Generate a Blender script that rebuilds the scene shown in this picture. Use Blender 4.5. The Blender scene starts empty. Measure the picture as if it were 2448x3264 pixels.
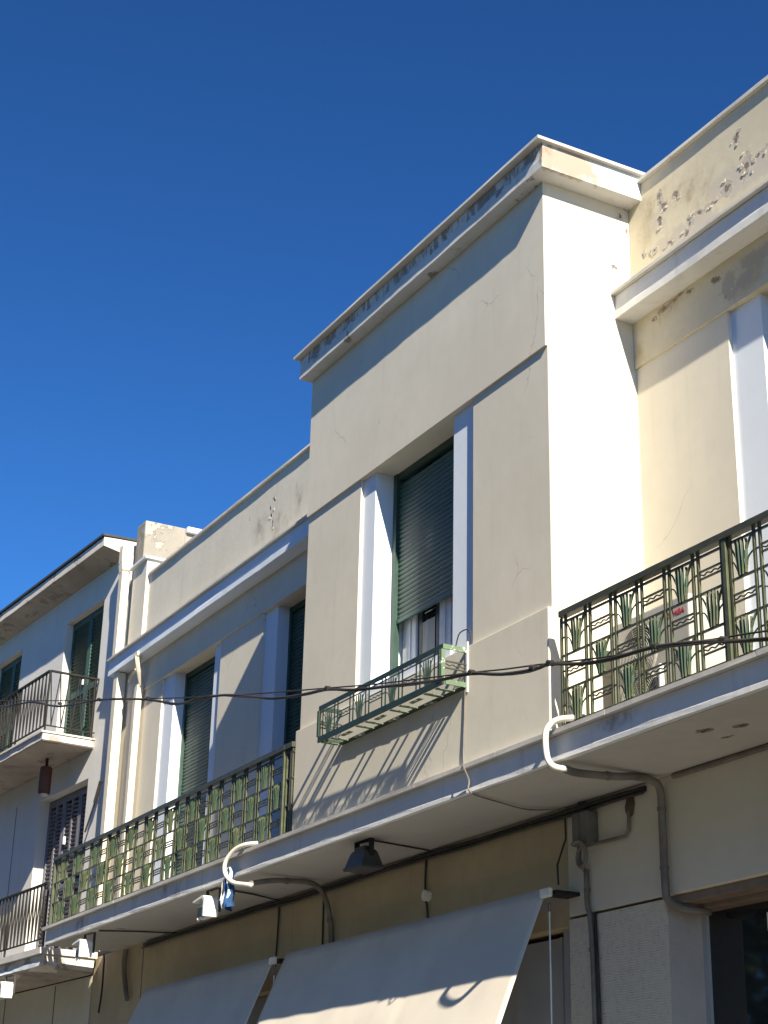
import bpy, bmesh, math, random
from mathutils import Vector, Matrix
from mathutils.noise import noise as mnoise
random.seed(7)
C = bpy.context.scene.collection
SC = bpy.context.scene
R_ = math.radians

# ------------------------------------------------------------------ camera
cd = bpy.data.cameras.new("camera"); cam = bpy.data.objects.new("camera", cd); C.objects.link(cam)
yaw, pit, rol = 1.07750991, 0.391395501, 0.0238338624
f = Vector((-math.sin(yaw)*math.cos(pit), math.cos(yaw)*math.cos(pit), math.sin(pit)))
r = Vector((math.cos(yaw), math.sin(yaw), 0)); u = r.cross(f)
r2 = r*math.cos(rol) + u*math.sin(rol); u2 = -r*math.sin(rol) + u*math.cos(rol)
M = Matrix((r2, u2, -f)).transposed().to_4x4(); M.translation = (0, 0, 1.6)
cam.matrix_world = M
cd.sensor_fit = 'VERTICAL'; cd.sensor_height = 36; cd.sensor_width = 27; cd.lens = 5330.8/3264*36
cd.clip_start = 0.1; cd.clip_end = 3000
SC.camera = cam
SC.render.resolution_x = 768; SC.render.resolution_y = 1024

# ------------------------------------------------------------------ sky and sun
SUN = Vector((1.40, -0.305, 1.0)).normalized()          # towards the sun
W = bpy.data.worlds.new("World"); SC.world = W; W.use_nodes = True
nt = W.node_tree; bg = nt.nodes["Background"]
sky = nt.nodes.new("ShaderNodeTexSky"); sky.sky_type = 'NISHITA'; sky.sun_disc = False
sky.sun_elevation = math.asin(SUN.z); sky.sun_rotation = math.atan2(SUN.x, SUN.y)
sky.altitude = 200; sky.air_density = 1.0; sky.dust_density = 0.1; sky.ozone_density = 4.0
gm = nt.nodes.new("ShaderNodeGamma"); gm.inputs[1].default_value = 1.35; nt.links.new(sky.outputs[0], gm.inputs[0])
tn = nt.nodes.new("ShaderNodeMix"); tn.data_type = 'RGBA'; tn.blend_type = 'MULTIPLY'; tn.inputs[0].default_value = 1.0
tn.inputs[7].default_value = (0.27, 0.535, 0.72, 1); nt.links.new(gm.outputs[0], tn.inputs[6])
nt.links.new(tn.outputs[2], bg.inputs[0]); bg.inputs[1].default_value = 0.05
sl = bpy.data.lights.new("sun", 'SUN'); so = bpy.data.objects.new("sun", sl); C.objects.link(so)
sl.energy = 5.0; sl.angle = R_(0.53); sl.color = (1.0, 0.90, 0.71)
so.rotation_euler = (-SUN).to_track_quat('-Z', 'Y').to_euler(); so.location = (10, -5, 20)
vs = SC.view_settings; vs.view_transform = 'Standard'; vs.look = 'None'; vs.exposure = 1.2; vs.gamma = 1.0
vs.use_curve_mapping = False

# ------------------------------------------------------------------ helpers: objects
WL = {}
def link(name, data, parent=None, loc=(0, 0, 0), rot=(0, 0, 0)):
    o = bpy.data.objects.new(name, data); C.objects.link(o)
    base = WL.get(parent.name, Vector((0, 0, 0))) if parent else Vector((0, 0, 0))
    o.parent = parent; o.location = Vector(loc) - base; o.rotation_euler = rot
    WL[o.name] = Vector(loc)
    return o
def thing(name, label, cat, loc=(0, 0, 0), rotz=0, group=None, local=True):
    """an Empty at the thing's base; local=False: its parts are given in world coordinates"""
    o = bpy.data.objects.new(name, None); C.objects.link(o)
    o.location = loc; o.rotation_euler = (0, 0, rotz); o.empty_display_size = 0.2
    o["label"] = label; o["category"] = cat
    if group: o["group"] = group
    WL[o.name] = Vector((0, 0, 0)) if local else Vector(loc)
    return o
def tag(o, label, cat, group=None):
    o["label"] = label; o["category"] = cat
    if group: o["group"] = group
    return o
def mesh(name, bm, mat=None, smooth=False):
    me = bpy.data.meshes.new(name)
    bmesh.ops.recalc_face_normals(bm, faces=bm.faces)
    bm.to_mesh(me); bm.free()
    if mat: me.materials.append(mat)
    if smooth:
        for p in me.polygons: p.use_smooth = True
    return me
def obj(name, bm, mat, parent=None, loc=(0, 0, 0), rot=(0, 0, 0), smooth=False):
    return link(name, mesh(name, bm, mat, smooth), parent, loc, rot)
def stuff(o): o["kind"] = "stuff"; return o
def structure(name, bm, mat):
    o = obj(name, bm, mat); o["kind"] = "structure"; return o

# ------------------------------------------------------------------ helpers: shapes
def B(): return bmesh.new()
def box(bm, x0, x1, y0, y1, z0, z1, bev=0):
    v = [bm.verts.new(p) for p in ((x0,y0,z0),(x1,y0,z0),(x1,y1,z0),(x0,y1,z0),(x0,y0,z1),(x1,y0,z1),(x1,y1,z1),(x0,y1,z1))]
    fs = [bm.faces.new([v[i] for i in q]) for q in ((0,3,2,1),(4,5,6,7),(0,1,5,4),(1,2,6,5),(2,3,7,6),(3,0,4,7))]
    if bev:
        es = set()
        for fa in fs: es.update(fa.edges)
        bmesh.ops.bevel(bm, geom=list(es), offset=bev, segments=2, affect='EDGES', profile=0.6)
    return bm
def bx(*a, bev=0): return box(B(), *a, bev=bev)
def strip(bm, x0, x1, prof, seg=0.25, jit=0.0, seed=0):
    """a (y,z) outline run along x, its edge wandering a little as hand-made plaster does"""
    n = max(1, int(abs(x1-x0)/seg)); rings = []
    for i in range(n+1):
        x = x0 + (x1-x0)*i/n; ring = []
        for k, (y, z) in enumerate(prof):
            dy = mnoise(Vector((x*1.7, k*5.3+seed, 0)))*jit + mnoise(Vector((x*7.1, k*3.3+seed, 9)))*jit*0.6
            dz = mnoise(Vector((x*1.9, k*4.1+seed, 4)))*jit + mnoise(Vector((x*6.3, k*2.7+seed, 7)))*jit*0.6
            ring.append(bm.verts.new((x, y+dy, z+dz)))
        rings.append(ring)
    m = len(prof)
    for a, b in zip(rings, rings[1:]):
        for k in range(m): bm.faces.new((a[k], a[(k+1) % m], b[(k+1) % m], b[k]))
    bm.faces.new(rings[0]); bm.faces.new(list(reversed(rings[-1])))
    return bm
def tube(bm, pts, rad, n=6, rads=None, cap=True):
    pts = [Vector(p) for p in pts]; rings = []
    up = None
    for i, p in enumerate(pts):
        t = (pts[min(i+1, len(pts)-1)] - pts[max(i-1, 0)]).normalized()
        if up is None:
            up = Vector((0, 0, 1)) if abs(t.z) < 0.9 else Vector((1, 0, 0))
        a = t.cross(up).normalized(); up = a.cross(t).normalized()
        rr = rads[i] if rads else rad
        rings.append([bm.verts.new(p + (a*math.cos(2*math.pi*(k+.5)/n) + up*math.sin(2*math.pi*(k+.5)/n))*rr) for k in range(n)])
    for a, b in zip(rings, rings[1:]):
        for k in range(n): bm.faces.new((a[k], a[(k+1) % n], b[(k+1) % n], b[k]))
    if cap:
        bm.faces.new(rings[0]); bm.faces.new(list(reversed(rings[-1])))
    return bm
def bar(bm, p0, p1, w, d, ref=(0, 1, 0)):
    """rectangular bar: w across (in the plane normal to ref), d along ref"""
    p0, p1, ref = Vector(p0), Vector(p1), Vector(ref)
    t = (p1-p0).normalized(); a = t.cross(ref).normalized()*w/2; b = ref*d/2
    q = [[bm.verts.new(p + s*a + k*b) for s, k in ((-1,-1),(1,-1),(1,1),(-1,1))] for p in (p0, p1)]
    for k in range(4): bm.faces.new((q[0][k], q[0][(k+1) % 4], q[1][(k+1) % 4], q[1][k]))
    bm.faces.new(q[0]); bm.faces.new(list(reversed(q[1])))
    return bm
def arc(pts, n=6):
    """smooth a polyline (Catmull-Rom)"""
    P = [Vector(p) for p in pts]; P = [2*P[0]-P[1]] + P + [2*P[-1]-P[-2]]; out = []
    for i in range(1, len(P)-2):
        for k in range(n):
            t = k/n; a, b, c, d = P[i-1], P[i], P[i+1], P[i+2]
            out.append(0.5*((2*b) + (c-a)*t + (2*a-5*b+4*c-d)*t*t + (3*b-a-3*c+d)*t**3))
    out.append(P[-2]); return out
def disc(bm, cx, cz, y, rad, n=32, depth=0.01):
    bot = [bm.verts.new((cx+math.cos(2*math.pi*k/n)*rad, y, cz+math.sin(2*math.pi*k/n)*rad)) for k in range(n)]
    top = [bm.verts.new((v.co.x, y+depth, v.co.z)) for v in bot]
    bm.faces.new(bot); bm.faces.new(list(reversed(top)))
    for k in range(n): bm.faces.new((bot[k], bot[(k+1) % n], top[(k+1) % n], top[k]))
    return bm

# ------------------------------------------------------------------ helpers: materials
class N:
    def __init__(s, name):
        s.m = bpy.data.materials.new(name); s.m.use_nodes = True
        s.t = s.m.node_tree; s.b = s.t.nodes["Principled BSDF"]
        s.co = s.n("ShaderNodeTexCoord").outputs["Object"]
    def n(s, k, **kw):
        nd = s.t.nodes.new(k)
        for a, v in kw.items(): setattr(nd, a, v)
        return nd
    def put(s, sock, v):
        if isinstance(v, bpy.types.NodeSocket): s.t.links.new(v, sock)
        else: sock.default_value = v
    def math(s, op, a, b=0.0, clamp=False):
        nd = s.n("ShaderNodeMath", operation=op, use_clamp=clamp); s.put(nd.inputs[0], a); s.put(nd.inputs[1], b); return nd.outputs[0]
    def vec(s, op, a, b):
        nd = s.n("ShaderNodeVectorMath", operation=op); s.put(nd.inputs[0], a); s.put(nd.inputs[1], b)
        return nd.outputs["Value"] if op in ('LENGTH', 'DOT_PRODUCT') else nd.outputs[0]
    def scale(s, v, k): return s.vec('MULTIPLY', v, k)
    def noise(s, sc, det=4, vec=None, rough=0.55, col=False):
        nd = s.n("ShaderNodeTexNoise"); nd.inputs["Scale"].default_value = sc; nd.inputs["Detail"].default_value = det
        nd.inputs["Roughness"].default_value = rough; s.put(nd.inputs["Vector"], vec if vec else s.co); return nd.outputs[1 if col else 0]
    def ramp(s, v, lo, hi, a=0.0, b=1.0):
        nd = s.n("ShaderNodeMapRange", interpolation_type='SMOOTHSTEP'); s.put(nd.inputs[0], v)
        for i, q in enumerate((lo, hi, a, b)): nd.inputs[1+i].default_value = q
        return nd.outputs[0]
    def mix(s, fac, a, b, blend='MIX'):
        nd = s.n("ShaderNodeMix", data_type='RGBA', blend_type=blend); s.put(nd.inputs[0], fac)
        s.put(nd.inputs[6], (*a, 1) if isinstance(a, tuple) else a); s.put(nd.inputs[7], (*b, 1) if isinstance(b, tuple) else b)
        return nd.outputs[2]
    def bump(s, h, st, dist, prev=None):
        nd = s.n("ShaderNodeBump"); nd.inputs["Strength"].default_value = st; nd.inputs["Distance"].default_value = dist
        s.put(nd.inputs["Height"], h)
        if prev: s.put(nd.inputs["Normal"], prev)
        return nd.outputs[0]
    def done(s, col, rough=0.85, normal=None, spec=0.3, metal=0.0):
        s.put(s.b.inputs["Base Color"], (*col, 1) if isinstance(col, tuple) else col); s.put(s.b.inputs["Roughness"], rough)
        s.b.inputs["Specular IOR Level"].default_value = spec; s.b.inputs["Metallic"].default_value = metal
        if normal: s.put(s.b.inputs["Normal"], normal)
        return s.m
    def patches(s, lst):
        """lst of (centre, (rx, ry, rz), tilt about y): smallest elliptical distance"""
        best = None
        for c, rad, tilt in lst:
            v = s.vec('SUBTRACT', s.co, tuple(c))
            if tilt:
                nd = s.n("ShaderNodeVectorRotate", rotation_type='Y_AXIS'); s.put(nd.inputs["Vector"], v); nd.inputs["Angle"].default_value = tilt; v = nd.outputs[0]
            d = s.vec('LENGTH', s.vec('MULTIPLY', v, tuple(1.0/q for q in rad)), (0, 0, 0))
            best = d if best is None else s.math('MINIMUM', best, d)
        return best
def mul(c, k): return tuple(min(1, q*k) for q in c)

def plaster(name, base, var=0.07, streak=0.12, dirt=(0.33, 0.30, 0.26), bump=0.25, rough=0.92, marks=None, soft=None, cover=(0.50, 0.48, 0.46),
            hole=(0.20, 0.18, 0.17), stains=None, stain_col=(0.30, 0.27, 0.22), peel=0, peel_col=(0.55, 0.53, 0.50), cracks=0, spot=0.0, band=None):
    s = N(name)
    a = s.noise(0.9, 6); b = s.noise(7, 5)
    col = s.mix(s.ramp(a, .3, .7), mul(base, 1-var), mul(base, 1+var*.7))
    col = s.mix(s.ramp(b, .35, .75, 0, .35), col, mul(base, 1-var*1.8))
    st = s.noise(5, 4, s.scale(s.co, (2.0, 2.0, .16)))
    col = s.mix(s.ramp(st, .52, .80, 0, streak), col, dirt)
    if spot:
        sp = s.noise(26, 3); col = s.mix(s.ramp(sp, .66, .78, 0, spot), col, dirt)
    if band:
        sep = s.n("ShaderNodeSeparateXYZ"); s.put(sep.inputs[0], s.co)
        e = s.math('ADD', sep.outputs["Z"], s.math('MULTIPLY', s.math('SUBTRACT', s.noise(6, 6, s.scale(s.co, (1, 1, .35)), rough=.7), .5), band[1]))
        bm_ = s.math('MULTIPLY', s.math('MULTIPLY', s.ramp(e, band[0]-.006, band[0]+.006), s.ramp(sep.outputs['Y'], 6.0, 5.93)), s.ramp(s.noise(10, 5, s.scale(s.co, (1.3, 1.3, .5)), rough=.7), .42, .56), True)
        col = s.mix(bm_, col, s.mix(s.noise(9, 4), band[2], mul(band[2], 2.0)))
    fine = s.noise(140, 3); mid = s.noise(16, 4)
    h = s.math('ADD', s.math('MULTIPLY', fine, .35), mid)
    nrm = s.bump(h, bump, .006)
    wob = s.math('SUBTRACT', s.noise(9, 6, rough=.7), .5)
    if stains:
        d = s.math('ADD', s.patches(stains), s.math('MULTIPLY', wob, 1.6))
        col = s.mix(s.math('MULTIPLY', s.ramp(d, 1.1, .1), s.ramp(s.noise(4.5, 7, s.scale(s.co, (1, 1, .7)), rough=.65), .36, .72), True), col, stain_col)
    if soft:
        d = s.math('ADD', s.patches(soft), s.math('MULTIPLY', wob, 2.2))
        col = s.mix(s.math('MULTIPLY', s.ramp(d, 1.0, .55), .75), col, cover)
    if peel:
        pn = s.noise(3.2, 9, rough=.68); pm = s.ramp(pn, peel, peel+.02)
        col = s.mix(pm, col, s.mix(s.noise(5, 3), mul(peel_col, .75), peel_col)); nrm = s.bump(pm, .7, -.004, nrm)
        edge = s.math('MULTIPLY', s.math('MULTIPLY', pm, s.math('SUBTRACT', 1.0, pm)), 3.0, True)
        col = s.mix(edge, col, hole)
    if marks:
        d = s.math('ADD', s.patches(marks), s.math('ADD', s.math('MULTIPLY', wob, 2.8), s.math('MULTIPLY', s.math('SUBTRACT', s.noise(34, 5, rough=.7), .5), 1.6)))
        m = s.ramp(d, 1.0, .93); core = s.ramp(s.math('ADD', d, s.math('MULTIPLY', s.math('SUBTRACT', s.noise(22, 4), .5), 2.2)), .45, .33)
        rim = s.math('SUBTRACT', s.ramp(d, 1.25, 1.0), m, True)
        col = s.mix(s.math('MULTIPLY', rim, .6), col, mul(base, 1.25))
        col = s.mix(m, col, s.mix(s.noise(14, 3), mul(cover, .8), mul(cover, 1.1)))
        col = s.mix(core, col, hole)
        nrm = s.bump(s.math('ADD', m, core), 1.0, -.012, nrm)
    if cracks:
        vo = s.n("ShaderNodeTexVoronoi", feature='DISTANCE_TO_EDGE'); vo.inputs["Scale"].default_value = cracks
        s.put(vo.inputs["Vector"], s.vec('ADD', s.co, s.scale(s.noise(3, 4, col=True), (.35, .35, .35))))
        k = s.math('MULTIPLY', s.ramp(vo.outputs["Distance"], .006, .001), s.ramp(s.noise(1.1, 2), .52, .60), True)
        col = s.mix(s.math('MULTIPLY', k, .6), col, dirt)
    return s.done(col, rough, nrm, .25)
def paint(name, base, base2=None, rough=0.5, rust=0.0, rust_col=(0.20, 0.065, 0.02), chip=0.0, chip_col=(0.55, 0.55, 0.50), metal=0.0, sc=9, spec=.4, bump=.12, rnd=0.0):
    s = N(name)
    col = s.mix(s.ramp(s.noise(sc, 5), .3, .7), base, base2 or mul(base, .75))
    if rnd: col = s.mix(s.math('MULTIPLY', s.n('ShaderNodeObjectInfo').outputs['Random'], rnd), col, (.10, .13, .11))
    if chip: col = s.mix(s.ramp(s.noise(17, 6, rough=.7), 1-chip, 1-chip+.04), col, chip_col)
    if rust: col = s.mix(s.ramp(s.noise(11, 7, s.vec('ADD', s.co, (3.1, 1.7, 9.2)), rough=.7), 1-rust, 1-rust+.05), col, rust_col)
    return s.done(col, rough, s.bump(s.noise(60, 3), bump, .003), spec, metal)
def glass(name, tint=(0.015, 0.018, 0.02)):
    s = N(name); return s.done(tint, 0.04, s.bump(s.noise(1.3, 2), .02, .02), .6)

Wz = 6.785                                                   # plane of both wings
PX = Wz
cream = (0.645, 0.605, 0.515)
m_cream = plaster("cream_plaster", cream, var=.06, streak=.14, bump=.10, cracks=1.1)
m_bay = plaster("bay_plaster", cream, var=.06, streak=.13, bump=.10, cracks=.9, soft=[((-8.79, 6.64, 8.13), (.05, .09, .07), 0), ((-8.79, 6.69, 8.60), (.05, .05, .10), 0), ((-8.79, 6.60, 8.35), (.05, .12, .05), 0)],
                marks=[((-8.79, 6.64, 8.12), (.03, .055, .035), 0), ((-8.79, 6.70, 8.585), (.03, .03, .035), 0), ((-8.79, 6.76, 8.46), (.03, .02, .05), 0)], cover=(0.55, 0.52, 0.48))
def q(x, z, rx, rz, t=0, y=PX): return ((x, y, z), (rx, .3, rz), t)
rp_marks = [q(-8.40, 8.54, .035, .085, .2), q(-8.36, 8.47, .045, .04), q(-8.21, 8.485, .045, .04), q(-8.41, 8.36, .03, .06), q(-8.07, 8.17, .045, .06, -.3),
            q(-8.12, 8.11, .035, .04), q(-7.66, 8.235, .055, .07), q(-7.44, 8.29, .05, .10, -.4), q(-7.53, 8.56, .045, .06, -.3), q(-7.97, 8.20, .07, .02, -.3),
            q(-7.83, 8.195, .07, .022, -.3), q(-7.32, 8.30, .13, .02, .15), q(-8.49, 8.16, .04, .02), q(-8.62, 8.19, .03, .025, -.6), q(-8.31, 8.13, .04, .018), q(-7.1, 8.33, .14, .03, .1), q(-7.0, 8.45, .06, .08)]
rp_soft = [q(-8.1, 8.12, .45, .12, -.1), q(-7.6, 8.25, .35, .14, -.25), q(-8.42, 8.4, .10, .16), q(-7.2, 8.2, .35, .12)]
ochre = (0.63, 0.57, 0.435)
m_rpar = plaster("peeling_parapet_plaster", ochre, var=.10, streak=.20, marks=rp_marks, soft=rp_soft, cover=(0.52, 0.475, 0.42), hole=(0.23, 0.19, 0.165),
                 stains=[q(-8.0, 8.4, .7, .2, -.3), q(-8.55, 8.5, .15, .35)], stain_col=(0.36, 0.30, 0.20), spot=.25)
m_rfrz = plaster("stained_frieze_plaster", ochre, var=.12, streak=.15, marks=[q(-8.30, 7.645, .06, .018), q(-8.42, 7.63, .08, .025), q(-8.53, 7.60, .035, .02), q(-8.12, 7.63, .05, .015),
                 q(-7.84, 7.58, .06, .03, -.4), q(-8.22, 7.655, .05, .018)], soft=[q(-7.70, 7.46, .09, .15, .1), q(-7.55, 7.45, .12, .07), q(-7.4, 7.55, .25, .08)], cover=(0.43, 0.365, 0.30), hole=(0.30, 0.21, 0.13),
                 stains=[q(-8.45, 7.60, .5, .12), q(-8.75, 7.45, .12, .3), q(-7.5, 7.45, .25, .2)], stain_col=(0.42, 0.32, 0.17), spot=.2)
m_rcor = plaster("chipped_white_cornice", (0.70, 0.70, 0.69), var=.08, streak=.25, dirt=(0.34, 0.30, 0.25), spot=.35, peel=.66, peel_col=(0.50, 0.46, 0.41))
m_lpar = plaster("left_parapet_plaster", cream, streak=.16, marks=[q(-15.10, 8.53, .022, .07, .3), q(-15.20, 8.47, .018, .05), q(-15.12, 8.27, .022, .09, .05), q(-15.17, 8.38, .03, .05), q(-15.74, 8.53, .012, .035), q(-15.45, 8.4, .012, .03)],
                 cover=(0.58, 0.55, 0.50), hole=(0.05, 0.045, 0.04), stains=[q(-14.50, 8.35, .13, .28), q(-14.9, 8.2, .3, .2), q(-15.45, 8.3, .25, .2)], stain_col=(0.30, 0.27, 0.22), spot=.12)
m_flake = plaster("loose_paint", (0.60, 0.55, 0.45), var=.06, streak=0)
m_white = plaster("white_trim", (0.68, 0.74, 0.83), var=.03, streak=.05, bump=.1)
tan = [((-8.62, 6.10, 8.77), (.06, .42, .16), 0)]
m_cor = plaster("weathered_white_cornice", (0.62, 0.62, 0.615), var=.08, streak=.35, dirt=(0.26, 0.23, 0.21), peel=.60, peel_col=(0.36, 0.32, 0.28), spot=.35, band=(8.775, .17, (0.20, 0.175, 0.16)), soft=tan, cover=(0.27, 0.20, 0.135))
m_fascia = plaster("slab_fascia_paint", (0.66, 0.67, 0.69), var=.07, streak=.45, dirt=(0.28, 0.27, 0.28), spot=.25, stains=[((-15.1, 5.94, 4.33), (.5, .3, .14), 0), ((-17.8, 5.94, 4.30), (.2, .3, .14), 0), ((-8.0, 5.94, 4.35), (.25, .3, .08), 0)], stain_col=(0.16, 0.13, 0.14))
m_marble = plaster("grey_marble_edge", (0.52, 0.50, 0.48), var=.15, streak=.2, spot=.3, rough=.6)
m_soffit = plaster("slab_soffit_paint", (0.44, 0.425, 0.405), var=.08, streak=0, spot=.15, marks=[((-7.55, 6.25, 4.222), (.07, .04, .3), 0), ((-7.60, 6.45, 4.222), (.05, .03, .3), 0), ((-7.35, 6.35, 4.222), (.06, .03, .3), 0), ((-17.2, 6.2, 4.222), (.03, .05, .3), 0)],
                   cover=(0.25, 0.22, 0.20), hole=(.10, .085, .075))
m_gwall = plaster("ochre_ground_wall", (0.46, 0.375, 0.25), var=.12, streak=.2, dirt=(0.22, 0.18, 0.13), spot=.2)
m_pier = plaster("beige_pier_plaster", (0.58, 0.525, 0.44), var=.06, streak=.1, spot=.15)
m_cap = plaster("parapet_cap", (0.58, 0.565, 0.53), var=.1, streak=.3, spot=.25)
def comb_plaster():
    s = N("combed_pier_plaster")
    col = s.mix(s.noise(2, 4), (0.52, 0.46, 0.38), (0.60, 0.545, 0.46))
    w = s.n("ShaderNodeTexWave", wave_type='BANDS', bands_direction='Z'); w.inputs["Scale"].default_value = 20; w.inputs["Distortion"].default_value = 3.5; w.inputs["Detail"].default_value = 5; w.inputs["Detail Scale"].default_value = 5
    s.put(w.inputs["Vector"], s.scale(s.co, (.35, .35, 1)))
    k = s.math('MULTIPLY', s.ramp(w.outputs["Fac"], .16, .02), s.ramp(s.noise(22, 3), .45, .6), True)
    col = s.mix(s.math('MULTIPLY', k, .7), col, (0.20, 0.17, 0.14))
    return s.done(col, .95, s.bump(w.outputs["Fac"], .25, .004), .2)
m_comb = comb_plaster()
m_rough = plaster("rough_reveal_render", (0.42, 0.38, 0.36), var=.12, streak=.1, spot=.5, bump=.9)
m_brownframe = paint("brown_lintel_paint", (0.20, 0.150, 0.118), rough=.6)
m_shutter = paint("dark_green_shutter", (0.028, 0.085, 0.066), (0.018, 0.062, 0.05), rough=.38, sc=4, rnd=.25)
m_shutter2 = paint("aged_green_shutter", (0.022, 0.068, 0.052), (0.03, 0.06, 0.045), rough=.5, sc=5, rnd=.3)
m_guide = paint("green_shutter_guide", (0.035, 0.075, 0.06), rough=.45, chip=.30, chip_col=(.5, .52, .5))
m_louver = paint("faded_green_louvre", (0.045, 0.095, 0.075), (0.03, 0.07, 0.055), rough=.6)
m_mauve = paint("grey_mauve_louvre", (0.17, 0.165, 0.20), rough=.6)
m_iron = paint("olive_green_iron", (0.088, 0.098, 0.056), (0.05, 0.058, 0.03), rough=.5, rust=.34, sc=14)
m_iron_dark = paint("dark_rail_iron", (0.062, 0.066, 0.042), (0.04, 0.042, 0.032), rough=.5, rust=.30)
m_leaf = paint("sea_green_iron_leaves", (0.040, 0.078, 0.050), (0.070, 0.088, 0.040), rough=.45, rust=.22, sc=12)
m_leaf2 = paint("weathered_iron_leaves", (0.055, 0.085, 0.045), (0.085, 0.095, 0.05), rough=.55, rust=.30, sc=14)
m_basket = paint("chipped_green_iron", (0.026, 0.046, 0.032), (0.02, 0.036, 0.026), rough=.5, rust=.34, chip=.30, chip_col=(.22, .26, .20), sc=12)
m_slatg = paint("flaking_green_slats", (0.115, 0.175, 0.105), (0.08, 0.13, 0.085), rough=.6, rust=.38, rust_col=(.30, .10, .03), chip=.44, chip_col=(.66, .64, .56), sc=8)
m_black = paint("black_iron", (0.018, 0.018, 0.018), (0.028, 0.025, 0.022), rough=.7, spec=.2, rust=.2, rust_col=(.07, .045, .03))
m_frame = paint("white_window_frame", (0.70, 0.71, 0.72), rough=.4, sc=4)
m_glass = glass("dark_window_glass")
m_curtain = plaster("pale_curtain", (0.42, 0.41, 0.37), var=.06, streak=0, bump=0)
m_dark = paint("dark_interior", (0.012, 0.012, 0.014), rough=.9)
m_ac = paint("grey_unit_casing", (0.40, 0.39, 0.37), (0.35, 0.34, 0.32), rough=.45, sc=3)
m_grille = paint("dark_fan_grille", (0.05, 0.047, 0.045), rough=.5)
m_red = paint("red_lettering", (0.50, 0.05, 0.06), rough=.4)
m_plastic = paint("white_plastic", (0.80, 0.80, 0.78), (0.74, 0.73, 0.70), rough=.3, sc=3)
m_hose = paint("white_hose", (0.76, 0.74, 0.68), (0.66, 0.63, 0.56), rough=.4)
m_cable = paint("black_cable", (0.022, 0.02, 0.02), (0.04, 0.035, 0.03), rough=.6)
m_conduit = paint("grimy_conduit", (0.13, 0.11, 0.095), (0.20, 0.18, 0.16), rough=.7, sc=6)
m_boxgrey = paint("grey_junction_box", (0.15, 0.145, 0.135), (0.11, 0.105, 0.10), rough=.6)
m_lampgrey = paint("dark_grey_floodlight", (0.055, 0.052, 0.05), (0.04, 0.038, 0.036), rough=.45)
m_lens = glass("grey_lamp_lens", (0.22, 0.22, 0.22))
m_blue = paint("blue_cloth", (0.03, 0.10, 0.26), (0.015, 0.05, 0.15), rough=.9, sc=5)
m_cloth = paint("white_cloth", (0.70, 0.72, 0.74), rough=.9, sc=5)
m_canvas = paint("pale_awning_canvas", (0.66, 0.61, 0.54), (0.58, 0.535, 0.475), rough=.9, sc=1.5, bump=.2)
m_panel = paint("blue_grey_panel", (0.36, 0.37, 0.40), (0.31, 0.32, 0.35), rough=.45, sc=2)
m_pipe = plaster("cream_downpipe", (0.70, 0.63, 0.50), var=.05, streak=.08, bump=.05, rough=.5)
m_nwall = plaster("pale_grey_plaster", (0.60, 0.595, 0.585), var=.06, streak=.14, spot=.1)
m_nsoff = plaster("peeling_soffit", (0.36, 0.32, 0.28), var=.2, streak=0, peel=.57, peel_col=(0.30, 0.26, 0.22), spot=.35, hole=(.12, .10, .08))
m_nedge = plaster("crumbling_slab_edge", (0.60, 0.565, 0.52), var=.12, streak=.2, peel=.56, peel_col=(0.42, 0.36, 0.30), spot=.35)
m_roof = paint("dark_roof_felt", (0.05, 0.055, 0.065), rough=.7)
m_brown = paint("rust_brown_lamp", (0.13, 0.045, 0.03), (0.09, 0.035, 0.025), rough=.6)
m_old = plaster("flaking_party_wall", (0.31, 0.285, 0.25), var=.16, streak=.3, peel=.55, peel_col=(0.37, 0.36, 0.335), spot=.6, bump=.8, hole=(.09, .075, .06))

# ------------------------------------------------------------------ setting: ground, road, pavement
m_road = plaster("asphalt", (0.055, 0.054, 0.052), var=.2, streak=0, bump=.8, spot=.3, dirt=(.1, .1, .1))
m_pave = plaster("pavement_concrete", (0.22, 0.215, 0.20), var=.12, streak=0, bump=.5, spot=.3)
m_earth = plaster("far_ground", (0.13, 0.12, 0.10), var=.2, streak=0)
structure("ground", bx(-600, 600, -600, 600, -1.0, -0.02), m_earth)
structure("road", bx(-120, 80, -4.2, 3.6, -0.02, 0.0), m_road)
bm = B()
for k in range(50): box(bm, -100+k*3.0, -100+k*3.0+2.985, 3.75, 6.9, -0.015, 0.13)
structure("pavement", bm, m_pave)
bm = B()
for k in range(75): box(bm, -100+k*2.0, -100+k*2.0+1.99, 3.6, 3.745, -0.015, 0.125, bev=0)
structure("kerb", bm, m_cap)
structure("far_pavement", bx(-100, 60, -7.0, -4.2, -0.015, 0.12), m_pave)

# ------------------------------------------------------------------ main building
P = (-14.2, 6.78, 0)
bld = thing("stucco_building", "cream stucco building with a projecting central bay above a long balcony slab", "building", P, local=False)
def part(name, bm, mat, **k): return obj(name, bm, mat, bld, **k)
# balcony slab
part("balcony_slab", strip(B(), -18.98, -2.0, [(5.95, 4.385), (5.95, 4.258), (5.949, 4.252), (5.949, 4.224), (5.955, 4.222), (6.82, 4.222), (6.82, 4.385)], .2, .004, 3), m_fascia)
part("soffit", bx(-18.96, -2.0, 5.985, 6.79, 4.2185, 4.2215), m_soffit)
x = -19.03; k = 0
edge_me = {}
while x < -2.2:                                              # marble edging laid in lengths
    L = random.choice((1.1, 1.25, 1.4))
    part("edging_stone", strip(B(), x, x+L-.004, [(5.910, 4.388), (5.910, 4.419), (6.86, 4.42), (6.86, 4.388)], .3, .0025, k*7), m_marble)
    x += L; k += 1
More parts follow.
